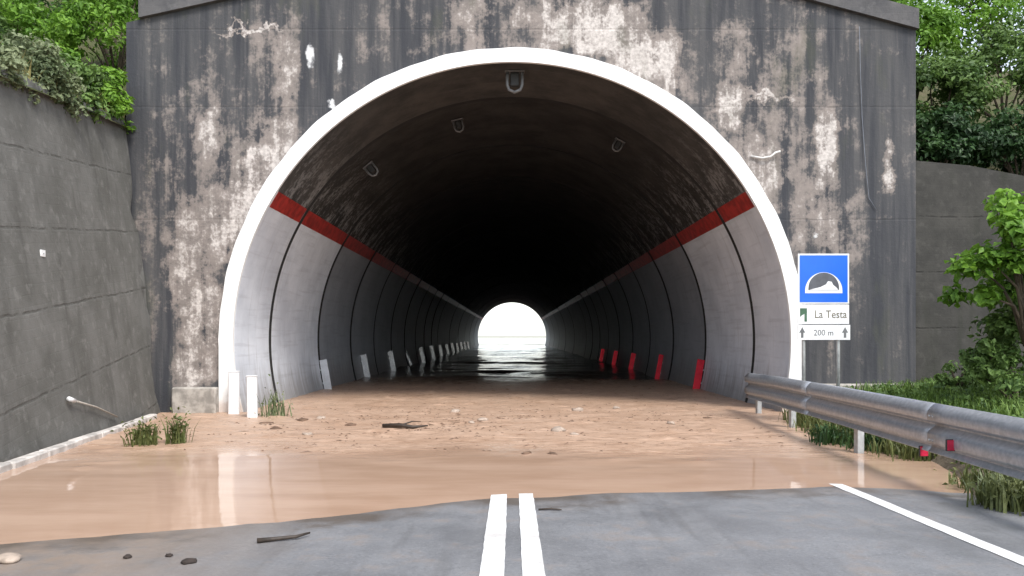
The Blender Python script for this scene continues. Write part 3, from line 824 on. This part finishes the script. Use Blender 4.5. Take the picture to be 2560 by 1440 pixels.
# ------------------------------------------------------------------ vegetation
def leaf_mesh(name, pts, nrm, size, asp=0.5, seed=0):
    """pts, nrm: (n,3); size: (n,) - folded pointed leaves as two triangles each side"""
    r = np.random.default_rng(seed); n = len(pts)
    d = r.normal(size=(n, 3)); d -= nrm * np.sum(d * nrm, 1, keepdims=True); d /= np.linalg.norm(d, axis=1, keepdims=True) + 1e-9
    s = np.cross(nrm, d); L = size[:, None]
    base = pts - d * L * 0.5; tip = pts + d * L * 0.5 - nrm * L * 0.12
    up = nrm * L * 0.10
    l = pts - s * L * asp * 0.5 + up; rr = pts + s * L * asp * 0.5 + up
    V = np.stack([base, l, tip, rr], 1).reshape(-1, 3)
    i = np.arange(n) * 4
    F = np.concatenate([np.stack([i, i + 1, i + 2], 1), np.stack([i, i + 2, i + 3], 1)])
    me = bpy.data.meshes.new(name)
    me.vertices.add(len(V)); me.vertices.foreach_set('co', V.astype(np.float32).ravel())
    me.loops.add(len(F) * 3); me.loops.foreach_set('vertex_index', F.astype(np.int32).ravel())
    me.polygons.add(len(F)); me.polygons.foreach_set('loop_start', (np.arange(len(F)) * 3).astype(np.int32))
    me.polygons.foreach_set('loop_total', np.full(len(F), 3, np.int32))
    me.update(calc_edges=True); me.validate()
    return me

def crown(seed, rx, ry, rz_, nclump, per, leaf, asp=0.5):
    r = np.random.default_rng(seed); P = []; N = []; SZ = []
    cl = []
    for k in range(nclump):
        u = r.normal(size=3); u /= np.linalg.norm(u); rad = r.uniform(0.35, 1.0) ** 0.6
        c = np.array([u[0] * rx, u[1] * ry, abs(u[2]) * rz_ * 1.3 - 0.3 * rz_]) * rad; cl.append(c)
        cr = r.uniform(0.16, 0.36) * min(rx, rz_ * 1.2)
        q = r.normal(size=(per, 3)); q /= np.linalg.norm(q, axis=1, keepdims=True)
        q *= (r.uniform(0, 1, (per, 1)) ** 0.45) * cr * np.array([1.15, 1.15, 0.8])
        nn = q / (np.linalg.norm(q, axis=1, keepdims=True) + 1e-6) + np.array([0, -0.15, 0.8]) + r.normal(size=(per, 3)) * 0.55
        nn /= np.linalg.norm(nn, axis=1, keepdims=True)
        P.append(c + q); N.append(nn); SZ.append(leaf * r.uniform(0.55, 1.25, per))
    return np.concatenate(P), np.concatenate(N), np.concatenate(SZ), cl

def bush(loc, rx, ry, rz_, seed, mat, label, group=None, leaf=0.13, ncl=45, per=95, cat='bush', name='bush', asp=0.5):
    e = tag(empty(name, loc), label, cat, group)
    P, N, SZ, cl = crown(seed, rx, ry, rz_, ncl, per, leaf, asp)
    zoff = rz_ * 0.55
    P[:, 2] += zoff
    o = link_mesh('foliage', leaf_mesh('foliage', P, N, SZ, asp, seed), M[mat], e)
    rs = random.Random(seed); bm = bmesh.new()
    for c in rs.sample(cl, min(9, len(cl))):
        c = Vector((c[0], c[1], c[2] + zoff)); m_ = c * 0.5 + Vector((rs.uniform(-.1, .1), rs.uniform(-.1, .1), 0.1))
        add_tube(bm, [(0, 0, -0.25), m_ * 0.5, m_, c], [0.035, 0.028, 0.02, 0.008], 5)
    obj('stems', bm, M['bark'], e, True)
    return e

# left bank shrubs: x, y, z, rx, ry, rz, material, description
LB = [(-8.5, 16.0, 5.75, 0.75, 0.8, 1.1, 'leaf_bright', 'bright green shrub crowding the corner where retaining wall meets head wall'),
      (-8.35, 14.8, 5.55, 0.9, 0.9, 0.9, 'leaf_mid', 'mid green shrub leaning over the retaining wall near its corner'),
      (-8.05, 13.3, 5.4, 0.8, 0.9, 0.8, 'leaf_sage', 'greyish green shrub on top of the retaining wall'),
      (-7.85, 11.8, 5.25, 0.7, 0.8, 0.6, 'leaf_sage', 'low grey green shrub with dry patches on the retaining wall'),
      (-10.4, 17.0, 6.9, 1.4, 1.3, 1.5, 'leaf_bright', 'tall light green shrub behind the left end of the head wall'),
      (-11.0, 15.2, 7.0, 1.4, 1.3, 1.4, 'leaf_mid', 'broad green shrub upslope of the grey green ones'),
      (-12.6, 18.4, 8.6, 1.8, 1.5, 1.9, 'leaf_dark', 'dark green shrub high on the left slope'),
      (-10.2, 13.2, 6.5, 1.1, 1.1, 1.0, 'leaf_mid', 'rounded green shrub halfway up the left slope'),
      (-9.2, 18.6, 7.6, 1.3, 1.2, 1.7, 'leaf_bright', 'yellowish green shrub rising beside the left coping'),
      (-15.0, 17.6, 9.6, 2.0, 1.8, 1.9, 'leaf_dark', 'large dark shrub at the top of the left slope'),
      (-10.6, 21.4, 9.0, 1.6, 1.4, 2.0, 'leaf_mid', 'tall green shrub on the hill behind the left coping')]
for i, (x, y, z, a, b, c, m_, lab) in enumerate(LB):
    bush((x, y, z - 0.15), a, b, c, 100 + i, m_, lab, 'shrubs on the left slope', 0.15 if m_ != 'leaf_sage' else 0.11, 46, 90)
RB = [(9.6, 17.9, 5.35, 1.1, 0.8, 1.0, 'leaf_dark', 'dark shrub drooping onto the wing wall beside the head wall'),
      (9.9, 18.6, 6.4, 1.2, 1.0, 1.3, 'leaf_mid', 'mid green shrub above the wing wall beside the head wall'),
      (11.4, 18.0, 5.2, 1.3, 0.9, 1.2, 'leaf_dark', 'dark leafy shrub hanging over the right part of the wing wall'),
      (11.8, 19.2, 6.8, 1.6, 1.2, 1.6, 'leaf_mid', 'broad green shrub above the wing wall'),
      (10.0, 19.8, 7.8, 1.4, 1.2, 1.4, 'leaf_bright', 'sunlit light green shrub beside the right coping'),
      (12.4, 20.4, 8.7, 1.8, 1.4, 1.7, 'leaf_bright', 'sunlit light green shrub high on the right slope'),
      (10.2, 21.6, 9.2, 1.7, 1.4, 1.6, 'leaf_bright', 'feathery yellow green shrub on the hill behind the right coping'),
      (14.2, 19.4, 7.2, 1.9, 1.4, 2.0, 'leaf_mid', 'large green shrub at the right edge of the slope'),
      (13.0, 17.2, 4.2, 1.3, 0.8, 1.5, 'leaf_dark', 'dark shrub behind the bright bush on the verge')]
for i, (x, y, z, a, b, c, m_, lab) in enumerate(RB):
    bush((x, y, z - 0.15), a, b, c, 200 + i, m_, lab, 'shrubs on the right slope', 0.15, 50, 95)
bush((7.7, 12.0, 1.7), 1.0, 0.8, 1.35, 301, 'leaf_bright', 'bright broad leaved bush on the verge in front of the wing wall', None, 0.17, 42, 60, asp=0.6)
bush((8.5, 13.0, 1.3), 0.9, 0.7, 1.3, 305, 'leaf_mid', 'mid green bush behind the bright broad leaved bush', None, 0.15, 46, 80)
bush((7.95, 12.5, 0.45), 0.85, 0.75, 1.1, 302, 'leaf_mid', 'green bush under the bright bush behind the guard rail', None, 0.14, 36, 80)
bush((8.3, 11.5, 3.05), 0.5, 0.5, 0.7, 303, 'leaf_bright', 'upper light green bush at the edge of the wing wall', None, 0.15, 20, 60, asp=0.6)
bush((8.3, 14.8, 0.55), 0.55, 0.45, 0.4, 304, 'leaf_mid', 'low leafy plant at the foot of the dark wing wall', None, 0.12, 16, 50)

# blades: grass and weeds
def blades(n, fx, seed, hmin, hmax, w=0.012, lean=0.35):
    r = random.Random(seed); V, F = [], []
    for i in range(n):
        x, y, z = fx(r)
        h = r.uniform(hmin, hmax); a = r.uniform(0, math.tau); l = r.uniform(0.1, lean) * h * 1.6; ww_ = w * r.uniform(0.7, 1.5)
        dx, dy = math.cos(a), math.sin(a); px_, py_ = -dy * ww_, dx * ww_
        b = len(V)
        V += [(x - px_, y - py_, z), (x + px_, y + py_, z), (x + dx * l * .35 + px_ * .8, y + dy * l * .35 + py_ * .8, z + h * .6), (x + dx * l * .35 - px_ * .8, y + dy * l * .35 - py_ * .8, z + h * .6), (x + dx * l, y + dy * l, z + h)]
        F += [(b, b + 1, b + 2, b + 3), (b + 3, b + 2, b + 4)]
    return V, F
def fx_verge(r):
    while True:
        y = r.uniform(6.0, 16.7); d = r.uniform(0.25, 5.0); x = verge_edge(y) + d
        if x > 10.5 or x < (4.8 if y > 9 else 5.15): continue
        if mnoise.noise(Vector((x * 1.3, y * 1.3, 2))) + 0.35 * r.random() > -0.12: return x, y, verge_z(x, y) - 0.02
V, F = blades(15000, fx_verge, 5, 0.08, 0.32, 0.011)
gr = pyobj('grass', V, F, M['grass']); tag(gr, 'bright green grass growing behind the guard rail', 'grass', kind='stuff')
rr_ = random.Random(77); pts_ = [fx_verge(rr_) for _ in range(9000)]
pts_ = [p for p in pts_ if p[0] > 5.6 and mnoise.noise(Vector((p[0] * 2.1, p[1] * 2.1, 9))) > -0.05]
P_ = np.array(pts_); rg = np.random.default_rng(78); P_[:, 2] += rg.uniform(0.03, 0.26, len(P_))
N_ = rg.normal(size=P_.shape) * 0.6 + np.array([0, -0.25, 1.0]); N_ /= np.linalg.norm(N_, axis=1, keepdims=True)
gc = link_mesh('ground_cover', leaf_mesh('ground_cover', P_, N_, 0.10 * rg.uniform(0.5, 1.3, len(P_)), 0.6, 79), M['leaf_mid']); tag(gc, 'leafy ground cover among the grass behind the guard rail', 'ground cover', kind='stuff')
def fx_under(r):
    y = r.uniform(10.2, 15.5); x = verge_edge(y) + r.gauss(0.12, 0.16); return x, y, max(-0.02, verge_z(x, y) - 0.02)
V, F = blades(2600, fx_under, 6, 0.12, 0.36, 0.011)
gu = pyobj('weeds', V, F, M['weed']); tag(gu, 'dark weeds along the muddy edge below the guard rail', 'weeds', kind='stuff')
def fx_walltop(r):
    y = r.uniform(9.0, 16.8); d = abs(r.gauss(0.25, 0.3)); x = lw_top(y) - d; return x, y, lw_topz(y) - 0.08 + 0.45 * d
V, F = blades(700, fx_walltop, 8, 0.12, 0.42, 0.012, 0.5)
gt = pyobj('dry_grass', V, F, M['leaf_dry']); tag(gt, 'dry yellowish grass along the top of the retaining wall', 'grass', kind='stuff')
def fx_hilltop(r):
    x = r.uniform(5.5, 10.5); y = r.uniform(17.7, 20); return x, y, hill_z(x, y) - 0.03
V, F = blades(3000, fx_hilltop, 9, 0.2, 0.6, 0.014, 0.4)
gh = pyobj('hill_grass', V, F, M['grass']); tag(gh, 'green grass on the slope above the right coping', 'grass', kind='stuff')

def tuft(x, y, n, rad, h, seed, label, mat='weed', leaves=0, z=-0.02):
    e = tag(empty('weed_clump', (x, y, 0)), label, 'weed')
    def fx(r): return r.gauss(0, rad), r.gauss(0, rad), z
    V, F = blades(n, fx, seed, h * 0.5, h, 0.011, 0.4); pyobj('blades', V, F, M[mat], e)
    if leaves:
        r = np.random.default_rng(seed)
        P = r.normal(size=(leaves, 3)) * np.array([rad, rad, h * 0.22]) * 1.25 + np.array([0, 0, h * 0.55]); P[:, 2] = np.maximum(P[:, 2], 0.03)
        N = r.normal(size=(leaves, 3)) + np.array([0, -0.4, 0.9]); N /= np.linalg.norm(N, axis=1, keepdims=True)
        link_mesh('leaves', leaf_mesh('leaves', P, N, 0.07 * r.uniform(0.6, 1.3, leaves), 0.5, seed), M[mat], e)
    return e
tuft(-5.42, 11.75, 130, 0.10, 0.36, 21, 'wider olive weed clump standing in the brown mud by the kerb', 'weed', 150)
tuft(-4.98, 11.9, 80, 0.06, 0.44, 22, 'narrower olive weed clump standing in the brown mud by the kerb', 'weed', 110)
tuft(-4.72, 15.95, 60, 0.12, 0.62, 23, 'pale reed clump at the left foot of the arch', 'leaf_sage', 30)
tuft(4.62, 7.35, 300, 0.12, 0.34, 24, 'olive grass clump hanging over the asphalt under the guard rail', 'weed', 160, 0.0)
tuft(4.85, 7.6, 260, 0.14, 0.30, 25, 'grey green weed clump on the bank behind the guard rail reflector', 'leaf_sage', 150, 0.02)
tuft(5.02, 8.3, 220, 0.16, 0.26, 26, 'dry weed clump on the muddy bank end below the guard rail', 'weed', 90, 0.02)
tuft(4.75, 11.95, 160, 0.14, 0.3, 27, 'dark weed clump in the mud beside the guard rail post', 'leaf_dark', 140, 0.0)
tuft(5.1, 11.3, 160, 0.16, 0.3, 28, 'leafy dark weed clump right of the guard rail post', 'leaf_dark', 140, 0.0)

# ------------------------------------------------------------------ debris
def rock_mesh(name, seed, s, sq=(1, 1, 0.6)):
    bm = bmesh.new(); bmesh.ops.create_icosphere(bm, subdivisions=2, radius=1)
    for v in bm.verts:
        k = 1 + 0.45 * mnoise.noise(v.co * 1.4 + Vector((seed * 3.1, seed, 0))) + 0.2 * mnoise.noise(v.co * 3.5 + Vector((0, seed * 1.7, seed)))
        v.co = Vector((v.co.x * sq[0], v.co.y * sq[1], v.co.z * sq[2])) * k * s
    me = bpy.data.meshes.new(name); bm.to_mesh(me); bm.free(); return me
def rock(name, loc, s, seed, mat, label, cat, group=None, sq=(1, 1, 0.6)):
    o = link_mesh(name, rock_mesh(name, seed, s, sq), M[mat], None, True); o.location = loc; o.rotation_euler.z = seed * 1.3
    return tag(o, label, cat, group)
for i, (x, y, s) in enumerate([(-2.74, 5.70, 0.026), (-2.46, 5.74, 0.024), (-2.24, 5.55, 0.038)]):
    rock('mud_clod', (x, y, road_z(x, y) + s * 0.3), s, i + 1, 'darkclod', 'dark mud clod lying on the wet asphalt left of the centre lines', 'clod', 'mud clods on the asphalt', (1.3, 1, 0.6))
rock('pale_stone', (-3.56, 5.66, road_z(-3.56, 5.66) + 0.02), 0.075, 9, 'stone', 'flat pale stone on the silt at the asphalt edge', 'stone', None, (1.6, 1, 0.35))
st = tube('twig', [(-1.95, 6.12, road_z(-1.95, 6.12) + 0.02), (-1.82, 6.18, road_z(-1.8, 6.2) + 0.02), (-1.68, 6.22, road_z(-1.68, 6.2) + 0.025), (-1.60, 6.33, road_z(-1.6, 6.3) + 0.03)], [0.02, 0.016, 0.014, 0.008], M['wood'])
tag(st, 'dark crooked twig on the asphalt left of the centre lines', 'twig')
st = tube('twig', [(0.24, 7.28, road_z(.24, 7.28) + 0.012), (0.36, 7.30, road_z(.36, 7.3) + 0.016), (0.45, 7.27, road_z(.45, 7.27) + 0.012)], [0.008, 0.010, 0.006], M['wood'])
tag(st, 'short thin twig beside the right centre line', 'twig')
bp_ = [(-2.25, 13.95), (-1.95, 13.85), (-1.7, 13.75), (-1.45, 13.8)]
br = empty('branch', (-1.95, 13.85, 0)); tag(br, 'dark broken branch lying in the churned mud before the tunnel', 'branch')
tube('limb', [(x + 1.95, y - 13.85, 0.035 + 0.02 * (i % 2)) for i, (x, y) in enumerate(bp_)], [0.035, 0.04, 0.03, 0.012], M['wood'], br)
tube('side_twig', [(0.0, 0.0, 0.05), (0.2, 0.22, 0.10), (0.34, 0.3, 0.09)], [0.018, 0.012, 0.005], M['wood'], br)
for i, (x, y, s) in enumerate([(0.78, 13.5, 0.11), (1.0, 12.9, 0.06), (-0.55, 15.2, 0.09), (-0.75, 14.7, 0.06), (1.42, 17.2, 0.10), (2.3, 17.6, 0.08), (-3.3, 12.9, 0.07), (-3.7, 15.5, 0.08), (2.9, 14.6, 0.06), (-1.2, 16.9, 0.09)]):
    rock('mud_stone', (x, y, 0.01), s, 30 + i, 'stone', 'pale stone poking out of the churned brown mud', 'stone', 'stones in the mud', (1.3, 1, 0.55))
for i, (x, y, s) in enumerate([(-4.05, 13.7, 0.09), (-4.5, 14.6, 0.08), (-3.95, 15.1, 0.10), (-2.9, 14.4, 0.07), (0.2, 10.9, 0.06), (0.55, 10.85, 0.05), (3.8, 15.5, 0.07)]):
    rock('mud_lump', (x, y, 0.0), s, 50 + i, 'mudclod', 'dark brown mud lump half sunk in the flooded forecourt', 'lump', 'mud lumps in the water', (1.6, 1, 0.5))
# countless small chips and straw in the churned mud
r = random.Random(12); V, F = [], []
for i in range(1500):
    y = r.gauss(14.8, 1.9); x = r.uniform(-5.2, 4.4) if r.random() < 0.6 else r.gauss(-1.5, 1.4)
    if y < 11 or y > 19.5 or abs(x) > 5.3: continue
    if mnoise.noise(Vector((x * 0.9, y * 1.5, 3))) < -0.05: continue
    L = r.uniform(0.012, 0.05) * (2.2 if r.random() < 0.12 else 1); W_ = r.uniform(0.008, 0.022); H = r.uniform(0.006, 0.022); a = r.gauss(0, 0.5)
    ca, sa = math.cos(a), math.sin(a); b = len(V); z0 = wz(x, y) - 0.004
    for (p, q, h) in ((-L, -W_, 0), (L, -W_, 0), (L, W_, 0), (-L, W_, 0), (0.15 * L, 0, H)):
        V.append((x + p * ca - q * sa, y + p * sa + q * ca, z0 + h))
    F += [(b, b + 1, b + 4), (b + 1, b + 2, b + 4), (b + 2, b + 3, b + 4), (b + 3, b, b + 4)]
db = pyobj('mud_chips', V, F, M['mudclod']); tag(db, 'small chips and straw scattered over the churned mud', 'debris', kind='stuff')
